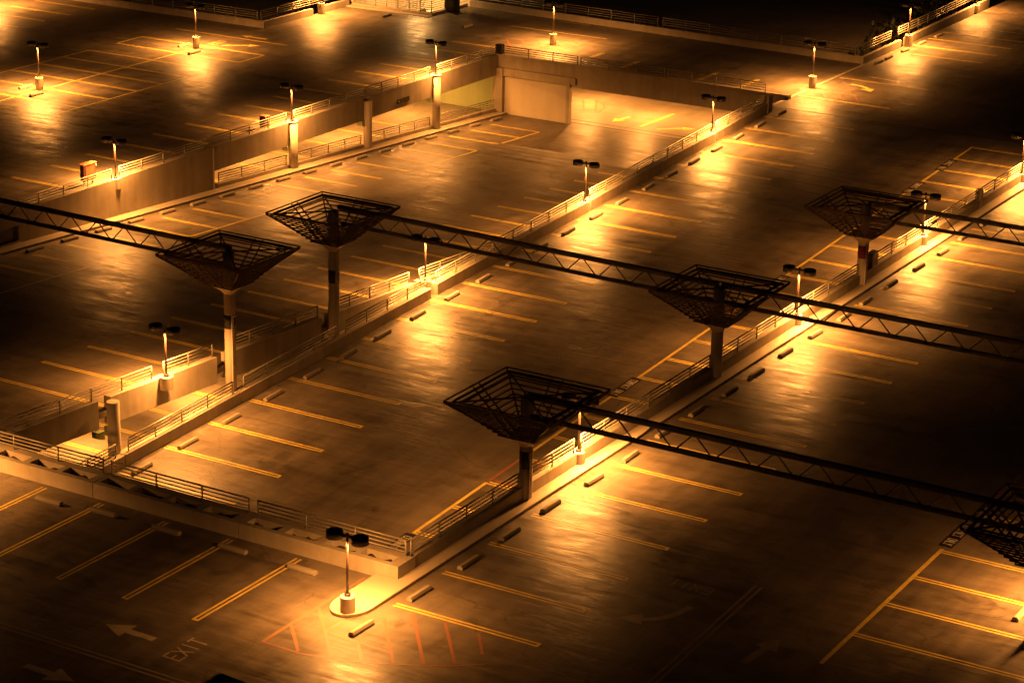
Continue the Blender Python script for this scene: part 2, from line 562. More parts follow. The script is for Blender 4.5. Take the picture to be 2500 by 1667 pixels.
# bays beyond the right edge
strip((17.0, -1.4), (17.0, 11.7), 0.19, Z0, M_YELLOW, 'stall_line', DECK, EPS+0.002)
for y in (11.45, 8.25, 5.12, 1.75):
    hairpin((24.6, y), (17.1, y), Z0, DECK, False)
hairpin((24.6, 16.3), (17.1, 16.3), Z0, DECK, False)
strip((17.0, 16.2), (17.0, 22), 0.19, Z0, M_ORANGE, 'stall_line', DECK, EPS+0.002)

def stencil(x, y_hi, zf, parent, swap=False):
    """black blocks lettered COMPACT ONLY, read from the aisle"""
    polygon([(x-0.32, y_hi-3.0), (x+0.32, y_hi-3.0), (x+0.32, y_hi), (x-0.32, y_hi)], zf, M_STENCIL, 'stencil_block', parent, EPS+0.003)
    lettering('COMPACT', (x-0.2, y_hi-0.32), (0, -1), (1, 0), 0.42, 0.2, 0.145, 0.05, zf, M_LETTER, 'compact_lettering', parent, EPS+0.006)
    lettering('ONLY', (x-0.2, y_hi-2.0), (0, -1), (1, 0), 0.42, 0.2, 0.145, 0.05, zf, M_LETTER, 'only_lettering', parent, EPS+0.006)
stencil(17.0, 15.0, Z0, DECK)

# middle ramp
M_LINES = [5.66, 9.29, 12.97, 16.57, 20.24, 23.84, 27.43, 31.13, 34.76, 38.37, 41.97, 45.6, 49.27, 52.76, 56.38, 60.1, 63.7, 67.3, 71.02, 74.55, 78.23, 81.9]
for y in M_LINES:
    hairpin((-24.5, y), (-17.12, y), zM, MIDDLE)
C_LINES = [7.41, 10.73, 13.97, 17.4, 20.6, 23.8, 26.99, 30.14, 33.4, 36.72, 39.95, 43.2, 46.45, 49.75, 53.04, 56.32, 59.5, 62.7, 65.9, 69.1, 72.29, 75.51, 78.46, 81.82]
for y in C_LINES:
    hairpin((-1.5, y), (-7.66, y), zM, MIDDLE, False)
for a, b in ((7.25, 13.97), (17.4, 27.1), (30.0, 46.4), (49.6, 69.2), (72.15, 75.6), (78.3, 81.95)):
    strip((-7.76, a), (-7.76, b), 0.18, zM, M_YELLOW, 'stall_line', MIDDLE, EPS+0.002)
for y in (7.15, 29.95, 49.5, 72.05, 78.25):
    stencil(-7.76, y, zM, MIDDLE)
for h in ([(-7.76, 14.1), (-7.76, 17.3)], [(-7.5, 14.35), (-2.5, 14.35)], [(-6.6, 17.2), (-4.9, 14.4)], [(-7.7, 17.6), (-2.5, 17.75)]):
    polyline(h, 0.14, zM, M_REDLINE, 'hatch_line', MIDDLE, EPS+0.003)
hairpin((-6.4, -2.2), (-6.4, 2.6), zM, MIDDLE, False)
for y in (70.6, 72.3, 74.2, 76.2):
    strip((-20, y-4.2), (-12, y-4.8), 0.12, zM, M_JOINT, 'expansion_joint', MIDDLE, EPS-0.002)
# left ramp
for y in [24.1, 27.35, 30.6, 33.9, 37.3, 40.2, 43.55, 46.8, 50.1, 53.4, 56.7, 59.95, 63.4, 66.7, 70.0, 73.2, 76.5, 79.8, 82.9]:
    hairpin((-49.7, y), (-45.1, y), zL, LEFT, False)
for a, b in ((16.0, 27.4), (37.3, 46.8), (66.7, 73.2), (77.0, 82.95)):
    strip((-45.05, a), (-45.05, b), 0.15, zL, M_YELLOW, 'stall_line', LEFT, EPS+0.002)
for y in [7.0, 10.7, 14.4, 18.1, 21.75, 25.4, 29.05, 32.7, 36.3, 40.0, 43.6, 47.3, 50.95, 54.6, 58.25, 61.9, 65.6, 69.2, 72.9]:
    hairpin((-26.5, y), (-34.0, y), zL, LEFT)
# upper left deck
for y in (53.4, 56.85, 60.25, 63.4, 66.5, 69.85, 73.35, 76.75):
    hairpin((-81.5, y), (-68.4, y), Z0, DECK, False)
strip((-74.75, 40), (-74.75, 76.75), 0.16, Z0, M_YELLOW, 'stall_line', DECK, EPS+0.002)
for x, a, b in ((-81.5, 46, 69.9), (-81.5, 73.4, 76.8), (-68.4, 50, 66.5), (-68.4, 73.3, 76.7)):
    strip((x, a), (x, b), 0.15, Z0, M_YELLOW, 'stall_line', DECK, EPS+0.002)
for y in (35.4, 39.25, 43.0, 46.75, 50.25, 54.1, 57.9, 61.35, 65.0, 68.6, 72.4, 76.25, 79.8, 83.35, 87.3, 91.0):
    hairpin((-53.6, y), (-58.7, y), Z0, DECK, False)
for y in (73.6, 77.0, 80.4, 83.8):
    hairpin((-100, y), (-92.9, y), Z0, DECK, False)
strip((-81.3, 81.15), (-69.2, 81.15), 0.2, Z0, M_YELLOW, 'stall_line', DECK)
arrow((-72.2, 82.2), (-74.95, 82.2), Z0, M_YELLOW, DECK, 0.3, 0.9, 1.0)
curved_arrow([(-73.7, 77.9), (-72.2, 79.0), (-70.95, 79.7)], Z0, M_YELLOW, DECK, 0.32, 1.0, 1.0)
lettering('EXIT', (-74.3, 77.75), (0, 1), (-1, 0), 0.8, 0.48, 0.36, 0.09, Z0, M_YELLOW, 'exit_lettering', DECK)
# deck across the back
strip((-58.0, 99.85), (-48.2, 99.85), 0.2, Z0, M_YELLOW, 'stall_line', DECK)
strip((-55.6, 104.3), (-52.4, 104.3), 0.3, Z0, M_WHITE, 'stall_line', DECK)
for x, a, b in ((-45.6, 92.3, 94.5), (-41.5, 90.2, 93.2), (-34.1, 89.4, 93.2), (-30.2, 89.2, 92.9)):
    hairpin((x, a), (x, b), Z0, DECK, False)
strip((-25.4, 85.4), (-25.4, 91.6), 0.26, Z0, M_WHITE, 'stall_line', DECK)
strip((-25.4, 93.6), (-25.4, 103.4), 0.24, Z0, M_WHITE, 'stall_line', DECK)
for h in ([(-55.4, 94.7), (-53.1, 91.7)], [(-54.2, 95.3), (-52.0, 92.2)], [(-53.0, 95.9), (-49.7, 91.5)], [(-51.1, 92.6), (-51.1, 94.6)], [(-49.0, 95.8), (-49.2, 92.4)],
          [(-50.5, 95.0), (-49.2, 93.2)], [(-23.8, 91.3), (-22.7, 89.6)], [(-23.7, 93.3), (-21.4, 89.9)], [(-21.5, 92.3), (-20.3, 90.3)]):
    polyline(h, 0.14, Z0, M_REDLINE, 'hatch_line', DECK, EPS+0.001)
curved_arrow([(-23.3, 95.75), (-21.9, 95.6), (-20.8, 94.0)], Z0, M_YELLOW, DECK, 0.34, 1.1, 1.1)
arrow((-20.6, 98.9), (-23.3, 99.3), Z0, M_WHITE, DECK, 0.25, 0.7, 0.9)
for y in (89.45, 97.5, 109.95, 113.65, 117.2, 120.6, 124.2):
    hairpin((-25.0, y), (-17.3, y), Z0, DECK, False)
strip((-25.2, 84.75), (-5, 84.9), 0.22, Z0, M_JOINT, 'expansion_joint', DECK)
# floor under the back deck
for h in ([(-50.0, 96.9), (-47.6, 96.8), (-46.2, 95.9), (-45.3, 94.5), (-44.9, 92.5)], [(-44.9, 92.5), (-47.6, 92.5)], [(-49.6, 96.0), (-47.6, 92.6)],
          [(-48.6, 96.6), (-46.3, 92.6)], [(-47.2, 96.5), (-45.2, 92.7)]):
    polyline(h, 0.16, lambda y: LOW, M_ORANGE, 'hatch_line', LOWER)
strip((-39.6, 90.4), (-39.4, 96.2), 0.34, lambda y: LOW, M_YELLOW, 'stall_line', LOWER)
curved_arrow([(-38.0, 90.3), (-37.2, 91.3), (-35.4, 92.3)], lambda y: LOW, M_YELLOW, LOWER, 0.34, 1.1, 1.1)
arrow((-42.0, 92.9), (-42.4, 90.5), lambda y: LOW, M_YELLOW, LOWER, 0.34, 1.1, 1.1)
for y in (52.5, 56.5, 61.5, 66, 70.5, 75, 79.0):
    hairpin((-62, y), (-55.2, y), lambda y: LOW, LOWER)
for y in (5.6, 9.3, 12.4, 15.8, 19.3):
    hairpin((-32.5, y), (-27.2, y), lambda y: LOW, LOWER)
strip((-51, 88.3), (-27, 88.3), 0.3, lambda y: LOW, M_JOINT, 'expansion_joint', LOWER)
strip((-51, 89.3), (-27, 89.3), 0.2, lambda y: LOW, M_JOINT, 'expansion_joint', LOWER)

# ------------------------------------------------------------------ wheel stops
def stop_mesh():
    mb = MB()
    L, w, h = 1.45, 0.29, 0.19
    prof = [(-w/2, 0), (w/2, 0), (w/2, h*0.45), (w*0.26, h), (-w*0.26, h), (-w/2, h*0.45)]
    n = len(prof)
    mb.add([(x, -L/2, z) for x, z in prof]+[(x, L/2, z) for x, z in prof],
           [tuple(range(n)), tuple(range(2*n-1, n-1, -1))]+[(i, n+i, n+(i+1) % n, (i+1) % n) for i in range(n)])
    return mb
proto_stop = stop_mesh().build('wheel_stop', M_STOP, bevel=0.012)
first_stop = [True]
def put_stop(x, y, zf, slope, label, group, rz=0.0):
    if first_stop[0]:
        o = proto_stop
        first_stop[0] = False
    else:
        o = proto_stop.copy()
        COL.objects.link(o)
    o.location = (x, y, zf(y)+0.003)
    o.rotation_euler = (math.atan(slope)+random.uniform(-0.004, 0.004), 0, rz+random.uniform(-0.03, 0.03))
    tag(o, label, 'wheel stop', group)

put_stop(0.26, -8.78, Z0, 0, 'concrete wheel stop on the orange hatching in front of the rounded lamp island', 'wheel stops on the right deck')
for i, y in enumerate([-4.8, -1.03, 2.55, 6.22, 10.05, 13.55, 17.3, 20.85, 24.4, 27.73, 31.6, 35.4, 39.1, 42.53, 46.58, 50.7, 54.6, 58.5, 62.4]):
    put_stop(0.42+0.08*math.sin(i*1.7), y, Z0, 0, f'concrete wheel stop by the right sidewalk kerb, {ORD[i]} bay up from the lamp island', 'wheel stops on the right deck')
put_stop(22.17, 7.2, Z0, 0, 'concrete wheel stop at the far right edge in brightly lit bays under the rightmost trellis', 'wheel stops on the right deck')
for i, x in enumerate([-18.87, -15.98, -12.4, -8.75, -5.02]):
    put_stop(x, (-5.76, -5.42, -5.42, -5.43, -5.5)[i], Z0, 0, f'concrete wheel stop below the planter wall, {ORD[i]} from the left', 'wheel stops below the planter', math.pi/2)
for i, y in enumerate([6.4, 10.12, 13.8, 17.55, 21.25, 24.8, 28.3, 32.0, 35.8, 39.45, 43.0, 46.5, 50.1, 53.85, 57.45, 61.3, 64.8, 68.35, 72.0, 75.6, 79.35, 83.1]):
    lab = f'concrete wheel stop along the middle ramp kerb, {ORD[i]} bay up from the planter' if i < 21 else 'concrete wheel stop along the middle ramp kerb, last bay before the far corner pillar'
    put_stop(-23.68, y, zM, 0.0464, lab, 'wheel stops on the middle ramp')
for i in range(18):
    y = 28.15+3.325*i
    put_stop(-50.3, y, zL, -0.0475, f'concrete wheel stop along the left ramp sidewalk, {ORD[i]} bay counted from the left truss', 'wheel stops on the left ramp')
for (x, y), lab in zip(((-76.2, 56.1), (-73.83, 54.7), (-76.15, 75.8), (-73.63, 74.0)),
                       ('concrete wheel stop left of the round base of the far left lamp', 'concrete wheel stop right of the round base of the far left lamp',
                        'concrete wheel stop left of the round lamp base on the upper left deck', 'concrete wheel stop right of the round lamp base on the upper left deck')):
    put_stop(x, y, Z0, 0, lab, 'wheel stops on the upper left deck')
for i, y in enumerate([104.8, 107.0, 110.7, 114.65, 118.6]):
    put_stop(-24.6, y, Z0, 0, f'small wheel stop below the far right parapet, {ORD[i]} from the parapet corner', 'wheel stops at the far right')
put_stop(-61.0, 97.2, Z0, 0, 'lone wheel stop on the back deck near the lit stairwell, nearer one', 'wheel stops at the back', 0.0)
put_stop(-69.5, 96.8, Z0, 0, 'lone wheel stop on the back deck near the round base by the stairwell', 'wheel stops at the back', 0.0)

# ------------------------------------------------------------------ railings: posts and four bars each
post_me = MB().cyl((0, 0, 0), (0, 0, 0.74), 0.04, n=8)
proto_post = [None]
def railing(p, q, label, group, n=None, bars=4, h=0.72, name='railing'):
    """p, q: end points on the wall top; one thing with a mesh per post and per bar"""
    p, q = Vector(p), Vector(q)
    root = empty(name, p)
    tag(root, label, 'railing', group)
    d = q-p
    L = d.length
    n = n or max(2, round(L/2.4)+1)
    for i in range(n):
        t = i/(n-1)
        if proto_post[0] is None:
            o = post_me.build('post', M_RAIL, root, smooth=True)
            proto_post[0] = o
        else:
            o = bpy.data.objects.new('post', proto_post[0].data)
            COL.objects.link(o)
            o.parent = root
        o.location = d*t
        o.scale = (1, 1, h/0.72)
    for k in range(bars):
        z = h*(k+1)/bars
        MB().cyl(Vector((0, 0, z)), d+Vector((0, 0, z)), 0.04 if k == bars-1 else 0.031, n=8).build('rail_bar', M_RAIL, root, smooth=True)
    return root

def wall_thing(mb, name, label, cat, mat=None, group=None, bevel=0.0):
    return tag(mb.build(name, mat or M_WALL, bevel=bevel), label, cat, group)

# right parapet between the middle ramp and the right deck
XW = -1.2
segs = [(-3.05, 6.05, 'from the planter corner to the nearest lettered column'), (6.75, 25.55, 'between the two nearer right trellis columns'),
        (26.25, 45.05, 'between the middle trellis column and the red banded column'), (45.75, 65.2, 'beyond the red banded column under the back truss'),
        (65.7, 84.0, 'at the far right beyond the pale joint post')]
for a, b, txt in segs:
    wall_thing(MB().box(-1.5, -1.05, a, b, -4.7, 0.72), 'parapet_wall', 'parapet of the right deck '+txt, 'wall', group='parapet of the right deck', bevel=0.015)
pw = MB().box(-1.42, -1.02, 65.24, 65.66, -1.0, 1.42)
wall_thing(pw, 'joint_post', 'pale square concrete post between two rails on the far right parapet', 'post', M_COLUMN)
for a, b, txt in ((-2.95, 5.9, 'from the planter corner to the nearest lettered column'), (6.95, 11.0, 'left of the lamp behind the nearest lettered column'),
                  (11.7, 25.4, 'passing under the long truss below the middle trellis'), (26.4, 35.85, 'up to the lamp beyond the middle trellis'),
                  (36.5, 44.9, 'ending at the red banded column'), (47.9, 54.9, 'just right of the red banded column'), (55.5, 65.1, 'up to the pale joint post'),
                  (65.8, 83.5, 'right of the pale joint post at the picture edge')):
    railing((XW, a, 0.72), (XW, b, 0.72), 'railing on the right parapet '+txt, 'railings on the right parapet')

# planter wall along the near edge of the middle ramp
TR = [[-25.55, -23.6, -21.6, -19.65], [-17.4, -15.45, -13.5, -11.5], [-9.1, -7.05, -5.0, -3.15]]
for (a, b), tr, txt in zip(((-26.1, -17.62), (-17.58, -9.37), (-9.33, -1.0)), TR, ('left section running out of the frame', 'dark middle section', 'brightly lit right end by the lamp island')):
    root = empty('planter', (0, 0, 0))
    tag(root, f'long concrete planter with four soil troughs, {txt}', 'planter', 'planter sections')
    mb = MB()
    mb.box(a, b, -4.25, -3.98, -0.6, 0.72)
    mb.box(a, b, -3.36, -2.9, -1.4, 0.72)
    xs = [a]+[x for t in tr for x in (t, t+1.62)]+[b]
    for i in range(0, len(xs), 2):
        if xs[i+1] > xs[i]+0.02:
            mb.box(xs[i], xs[i+1], -3.98, -3.36, -0.6, 0.72)
    mb.build('trough_wall', M_WALL, root)
    for t in tr:
        V, F = [], []
        for i in range(13):
            for j in range(4):
                V.append((t+1.62*i/12, -3.98+0.62*j/3, 0.42+0.12*math.sin(i*0.9+t)*math.sin(j*1.1+0.5)+random.uniform(-0.04, 0.04)))
        for i in range(12):
            for j in range(3):
                F.append((i*4+j, i*4+4+j, i*4+5+j, i*4+1+j))
        sm = MB()
        sm.add(V, F)
        sm.build('soil', M_SOIL, root)
for a, b, txt in ((-26.0, -17.9, 'left third, brightly lit'), (-17.4, -9.6, 'shaded middle third'), (-9.1, -1.35, 'right third behind the island lamp')):
    railing((a, -3.12, 0.72), (b, -3.12, 0.72), 'railing along the planter, '+txt, 'railings along the planter')

# kerb wall and railing on the left side of the middle ramp
cols_ml = [6.3, 16.0, 25.7, 35.3]
kerb_top = lambda y: -3.929+0.0464*y+(0.64 if y < 35.3 else 0.72)
kseg = [(-2.8, 5.9, 'beside the planter'), (6.7, 15.6, 'between the short column and the nearer lettered column'), (16.4, 25.3, 'between the two lettered columns'),
        (26.1, 34.9, 'from the second lettered column to the junction lamp'), (35.7, 54.2, 'beyond the junction lamp'), (54.9, 73.4, 'between the two ramp lamps'), (74.0, 82.7, 'ending at the far corner pillar')]
for a, b, txt in kseg:
    wall_thing(MB().slope(-25.25, -24.65, a-(0.0 if a > 35 else 0.38), b+(0.38 if b < 34 else 0.1), lambda y: -6.2, kerb_top), 'kerb_wall', 'kerb wall left of the middle ramp '+txt, 'wall', group='kerb wall of the middle ramp', bevel=0.015)
    railing((-24.86, a+0.1, kerb_top(a+0.1)), (-24.86, b-0.1, kerb_top(b-0.1)), 'railing on the middle ramp kerb '+txt, 'railings on the middle ramp kerb')
wall_thing(MB().box(-25.45, -24.6, 82.75, 83.55, -1.0, 1.25), 'corner_pillar', 'dark square pillar where the middle ramp meets the back deck', 'pillar', bevel=0.015)

# edge beams of the left ramp (rising towards the viewer) with railings
for a, b, txt in ((-11, 5.85, 'left of the short column, half in shadow'), (6.75, 15.55, 'behind the lamp between short and lettered columns'), (16.45, 25.25, 'in shade between the two lettered columns'),
                  (26.15, 35.0, 'shaded, running to the junction lamp'), (35.6, 52.0, 'sinking away beyond the junction lamp')):
    wall_thing(MB().slope(-26.35, -25.9, a, b, lambda y: zL(y)-0.82, lambda y: zL(y)+0.68), 'edge_beam', 'sloping beam of the left ramp '+txt, 'beam', group='edge beams of the left ramp', bevel=0.015)
for a, b, txt in ((-11, 10.3, 'left of the lamp on the beam'), (11.3, 15.4, 'right of the lamp on the beam'), (16.6, 25.2, 'in the dark between the lettered columns'), (26.3, 34.7, 'left of the junction lamp'), (35.9, 50, 'right of the junction lamp')):
    railing((-26.12, a, zL(a)+0.68), (-26.12, b, zL(b)+0.68), 'railing on the left ramp edge beam '+txt, 'railings on the left ramp beam')

# upper left deck: edge beam over the openings, solid wall further left
UX = -51.9
ucols = [38.3, 47.9, 58.1, 67.9, 77.75]
wl = MB()
wl.box(-52.4, UX, -12, 28.5, -0.62, 0.3)
wl.box(-52.4, UX, -12, 22, -5.2, -0.62)
wl.box(-52.4, UX, 22, 28.5, -5.2, -1.62)
wl.box(-52.4, UX, 28.5, 48.6, -5.2, 0.3)
wall_thing(wl, 'retaining_wall', 'tall plain concrete wall below the left railing, with a dark slot at its left', 'wall', bevel=0.0)
wall_thing(MB().box(-52.02, -51.86, 48.62, 48.70, zL(48.6), 0.28), 'downpipe', 'thin pale pipe down the wall beside the first opening', 'pipe', M_LETTER)
ub = [(48.75, 57.75, 'left of the lamp column with the square bin'), (58.45, 67.55, 'between the lamp column and the plain column'), (68.25, 77.4, 'carrying the small arrow sign'), (78.1, 87.5, 'ending at the back corner')]
for a, b, txt in ub:
    wall_thing(MB().box(-52.4, UX, a, b, -1.45, 0.3), 'edge_beam', 'deep beam of the upper left deck '+txt, 'beam', group='edge beams of the upper left deck', bevel=0.015)
    wall_thing(MB().slope(-52.35, -51.93, a+0.5 if a < 49 else a, b, lambda y: -5.3, lambda y: zL(y)+0.42), 'sill_wall', 'sill under the opening '+txt, 'wall', group='sills under the openings')
    railing((-52.1, (a+0.7 if a < 49 else a+0.15), zL(a)+0.42), (-52.1, b-0.15, zL(b)+0.42), 'railing across the opening '+txt, 'railings across the openings')
for a, b, txt in ((14, 37.9, 'left of the left wall lamp, passing the notice board'), (38.7, 48.0, 'right of the left wall lamp'), (48.7, 57.65, 'passing the dark square bin'), (58.6, 67.8, 'right of the second wall lamp'),
                  (68.0, 77.2, 'left of the third wall lamp above the arrow sign'), (78.2, 87.5, 'between the third wall lamp and the back corner')):
    railing((-52.1, a, 0.3), (-52.1, b, 0.3), 'railing on the upper left deck edge '+txt, 'railings on the upper left deck')

# back wall across the end of the left ramp
BY = 87.6
wall_thing(MB().box(-51.95, -25.1, BY, BY+0.5, -0.78, 0.32), 'edge_beam', 'long concrete edge beam of the back deck above the wide opening', 'beam', bevel=0.015)
wall_thing(MB().box(-51.95, -45.15, BY-0.15, BY+0.35, -1.48, -0.784), 'lintel_beam', 'second concrete beam proud of the wall above the pale panel', 'beam', bevel=0.015)
wall_thing(MB().box(-45.0, -25.1, BY+0.06, BY+0.45, -1.62, -0.784), 'lintel_beam', 'lower concrete beam over the wide lit opening at the back', 'beam', bevel=0.015)
wall_thing(MB().box(-51.3, -45.2, BY+0.1, BY+0.3, LOW-0.1, -1.484), 'wall_panel', 'large pale blank wall panel at the end of the left ramp', 'wall', M_PANEL)
pl = MB().box(-45.2, -44.9, BY-0.12, BY+0.35, LOW-0.1, -0.79)
o = wall_thing(pl, 'door_pillar', 'slim dark-edged pillar between pale panel and wide opening', 'pillar')
MB().box(-44.9, -44.35, BY-0.1, BY+0.05, -1.35, -0.8).build('corbel', M_WALL, o)
wall_thing(MB().box(-52.25, -51.3, BY-0.3, BY+0.5, LOW-0.2, -0.8), 'corner_column', 'concrete corner column between the green wall and the pale panel', 'column', bevel=0.02)
wall_thing(MB().box(-52.2, -51.6, BY-0.02, BY+0.45, 0.324, 1.12), 'corner_post', 'dark slim post at the back corner of the railings', 'post', M_BLACK)
wall_thing(MB().box(-64, -52.3, BY+0.45, BY+0.75, LOW-0.1, -0.35), 'wall_panel', 'green painted wall seen through the last left opening', 'wall', M_GREEN)
for a, b, txt in ((-51.4, -44.3, 'left part in front of the lit hatching'), (-44.0, -36.2, 'dark middle part'), (-35.9, -27.2, 'right part ending above the corner pillar')):
    railing((a, BY+0.12, 0.32), (b, BY+0.12, 0.32), 'railing on the back deck edge, '+txt, 'railings on the back deck edge')

# walls of the two dark light wells and their railings
def seg_wall(p, q, h, t, label, group):
    p, q = Vector((*p, 0)), Vector((*q, 0))
    mb = MB().bar(p+Vector((0, 0, h/2-0.2)), q+Vector((0, 0, h/2-0.2)), t, h+0.4)
    return wall_thing(mb, 'parapet_wall', label, 'wall', group=group, bevel=0.015)
G1 = 'parapets of the dark light wells'
seg_wall((-150, 86.0), (-75.5, 86.0), 0.6, 0.3, 'low parapet along the near side of the dark well at top left', G1)
seg_wall((-75.35, 85.86), (-75.35, 93.4), 0.6, 0.28, 'low parapet turning right to the round base by the stairwell', G1)
seg_wall((-75.35, 95.2), (-75.35, 99.2), 0.6, 0.28, 'short parapet between the round base and the stairwell', G1)
seg_wall((-65.9, 105.6), (-25.8, 103.7), 0.6, 0.3, 'long low parapet along the dark trees at the back', G1)
seg_wall((-25.65, 103.55), (-25.75, 112.3), 0.6, 0.3, 'dim parapet from the corner to the far round lamp base', G1)
seg_wall((-25.78, 113.5), (-26.3, 136), 0.6, 0.3, 'dim parapet beyond the far round lamp base', G1)
railing((-100, 86.25, 0.6), (-76.2, 86.25, 0.6), 'dim green railing behind the parapet at top left', 'railings of the dark light wells', h=0.8)
railing((-75.9, 86.4, 0.6), (-75.9, 98.6, 0.6), 'dim railing beside the round base near the stairwell', 'railings of the dark light wells', h=0.8)
railing((-65.5, 106.2, 0.5), (-46, 105.3, 0.5), 'dim railing in front of the dark trees, left half', 'railings of the dark light wells', h=0.85)
railing((-45.5, 105.28, 0.5), (-26.6, 104.4, 0.5), 'dim railing in front of the dark trees, right half', 'railings of the dark light wells', h=0.85)
railing((-26.4, 104.5, 0.5), (-26.5, 112.0, 0.5), 'dim railing left of the far round lamp base', 'railings of the dark light wells', h=0.85)
railing((-26.55, 113.8, 0.5), (-27.1, 134, 0.5), 'dim railing receding beyond the far round lamp base', 'railings of the dark light wells', h=0.85)

# ------------------------------------------------------------------ plain columns of the garage
def column(x, y, z0, z1, r, label, group, corbels=()):
    root = empty('concrete_column', (x, y, z0))
    tag(root, label, 'column', group)
    MB().cyl((0, 0, 0), (0, 0, z1-z0), r, n=28).build('shaft', M_COLUMN, root, smooth=True)
    for (dx, s, zc) in corbels:
        h = 0.75
        z = zc-z0
        mb = MB()
        b = [(dx-0.26, s*0.25, z-h*0.5), (dx+0.2, s*0.25, z-h*0.5), (dx+0.2, s*0.7, z-h*0.3), (dx-0.26, s*0.7, z-h*0.3)]
        t = [(dx-0.26, s*0.25, z+0.1), (dx+0.2, s*0.25, z+0.1), (dx+0.2, s*0.7, z+0.1), (dx-0.26, s*0.7, z+0.1)]
        if s < 0:
            b, t = b[::-1], t[::-1]
        mb.hexa(b, t)
        mb.build('corbel', M_GREEN, root)  # concrete corbel; the greenish light on it is put into its colour
    return root
column(-25.35, 6.3, -5.0, zL(6.3)+0.66, 0.33, 'short round concrete column at lower left with flat lit top', 'round garage columns', ((-0.6, 1, zL(6.3)-1.05), (-0.6, -1, zL(6.3)-1.05)))
column(-51.8, 58.1, LOW, 0.34, 0.34, 'round column under the second wall lamp beside the square bin', 'round garage columns', ((-0.25, -1, -1.55),))
column(-51.8, 67.9, LOW, 0.0, 0.34, 'plain round column left of the small arrow sign', 'round garage columns', ((-0.25, -1, -1.6),))
column(-51.8, 77.75, LOW, 0.34, 0.34, 'round column under the third wall lamp before the green wall', 'round garage columns', ((-0.25, -1, -1.55),))

# ------------------------------------------------------------------ trellis columns
def trellis_column(x, y, z0, zt, band, letter, label, pipe=True, shaft_bottom=None):
    root = empty('trellis_column', (x, y, z0))
    tag(root, label, 'trellis column', 'columns topped by inverted trellis pyramids')
    H = zt-z0
    MB().cyl((0, 0, 0), (0, 0, H-0.12), 0.31, n=32).build('shaft', M_COLUMN, root, smooth=True)
    # flared square capital
    zn = H-2.42
    mb = MB()
    prof = [(0.325, 0.0, 1.0), (0.36, 0.1, 0.7), (0.5, 0.27, 0.3), (0.74, 0.46, 0.0), (0.74, 0.56, 0.0)]
    n = 32
    vs = []
    for r, dz, rnd in prof:
        for i in range(n):
            t = 2*math.pi*(i+0.5)/n
            cx_, sx_ = math.cos(t), math.sin(t)
            k = max(abs(cx_), abs(sx_))
            q = (1/k)*(1-rnd)+1*rnd
            vs.append((r*cx_*q, r*sx_*q, zn+dz))
    fs = [(a*n+i, a*n+(i+1) % n, (a+1)*n+(i+1) % n, (a+1)*n+i) for a in range(len(prof)-1) for i in range(n)]
    fs += [tuple(reversed(range(n))), tuple((len(prof)-1)*n+i for i in range(n))]
    mb.add(vs, fs)
    mb.build('capital', M_COLUMN, root)
    # slat rings from the rim down to the capital
    levels = 11
    for k in range(levels):
        t = k/(levels-1)
        h = 2.74-1.78*t
        z = H-0.03-1.8*t**1.05
        w, th = (0.055, 0.06)
        rb = MB()
        for s in (-1, 1):
            rb.box(-h, h, s*h-w/2, s*h+w/2, z-th/2, z+th/2)
            rb.box(s*h-w/2, s*h+w/2, -h+w/2+0.002, h-w/2-0.002, z-th/2, z+th/2)
        rb.build('slat_ring', M_SLAT, root)
    rim = MB()
    for h, z in ((2.42, H-0.06), (2.2, H-0.16)):
        for s in (-1, 1):
            rim.box(-h, h, s*h-0.05, s*h+0.05, z-0.03, z+0.03)
            rim.box(s*h-0.05, s*h+0.05, -h+0.055, h-0.055, z-0.03, z+0.03)
    rim.build('rim_frame', M_SLAT, root)
    for sx in (-1, 1):
        for sy in (-1, 1):
            MB().bar((sx*2.72, sy*2.72, H-0.09), (sx*0.62, sy*0.62, H-1.98), 0.07, 0.09).build('hip_rafter', M_SLAT, root)
            MB().bar((sx*2.5, sy*2.5, H-0.12), (sx*0.2, sy*0.2, H-0.1), 0.07, 0.07).build('tie_beam', M_SLAT, root)
            MB().bar((sx*0.27, sy*2.72, H-0.09), (sx*0.27, sy*0.75, H-1.95), 0.055, 0.07).build('rafter', M_SLAT, root)
            MB().bar((sy*2.72, sx*0.27, H-0.09), (sy*0.75, sx*0.27, H-1.95), 0.055, 0.07).build('rafter', M_SLAT, root)
    if band:
        b0, b1 = band[0]-z0, band[1]-z0
        bo = MB().lathe([(0.316, b0), (0.318, b0+0.001), (0.318, b1-0.001), (0.316, b1)], 32).build('letter_band' if letter else 'colour_band', M_BAND if letter else M_RED, root, smooth=True)
        if letter:
            # raised letter wrapped round the band, facing the right-hand deck
            V, F = [], []
            ang0 = math.radians(8) if letter == 'D' else math.radians(10)
            wid, hei, st = 0.36, (b1-b0)*0.78, 0.085
            for p, q in GLYPH[letter]:
                P = Vector(((p[0]/4-0.5)*wid, p[1]/6*hei))
                Q = Vector(((q[0]/4-0.5)*wid, q[1]/6*hei))
                d = (Q-P).normalized()
                s = Vector((-d.y, d.x))*st/2
                P, Q = P-d*st*0.4, Q+d*st*0.4
                for j in range(4):
                    a, b = P.lerp(Q, j/4), P.lerp(Q, (j+1)/4)
                    n0 = len(V)
                    for r in (a-s, b-s, b+s, a+s):
                        th = ang0 + r.x/0.325
                        V.append((0.326*math.cos(th), 0.326*math.sin(th), b0+(b1-b0)*0.11+r.y))
                    F.append((n0, n0+1, n0+2, n0+3))
            MB().add(V, F).build('letter', M_LETTER, bo)
    if pipe:
        MB().cyl((0.30, -0.22, 0.0), (0.30, -0.22, zn-0.05), 0.045, n=10).build('downpipe', M_COLUMN, root, smooth=True)
    return root
ZML, ZMR = 5.38, 5.1
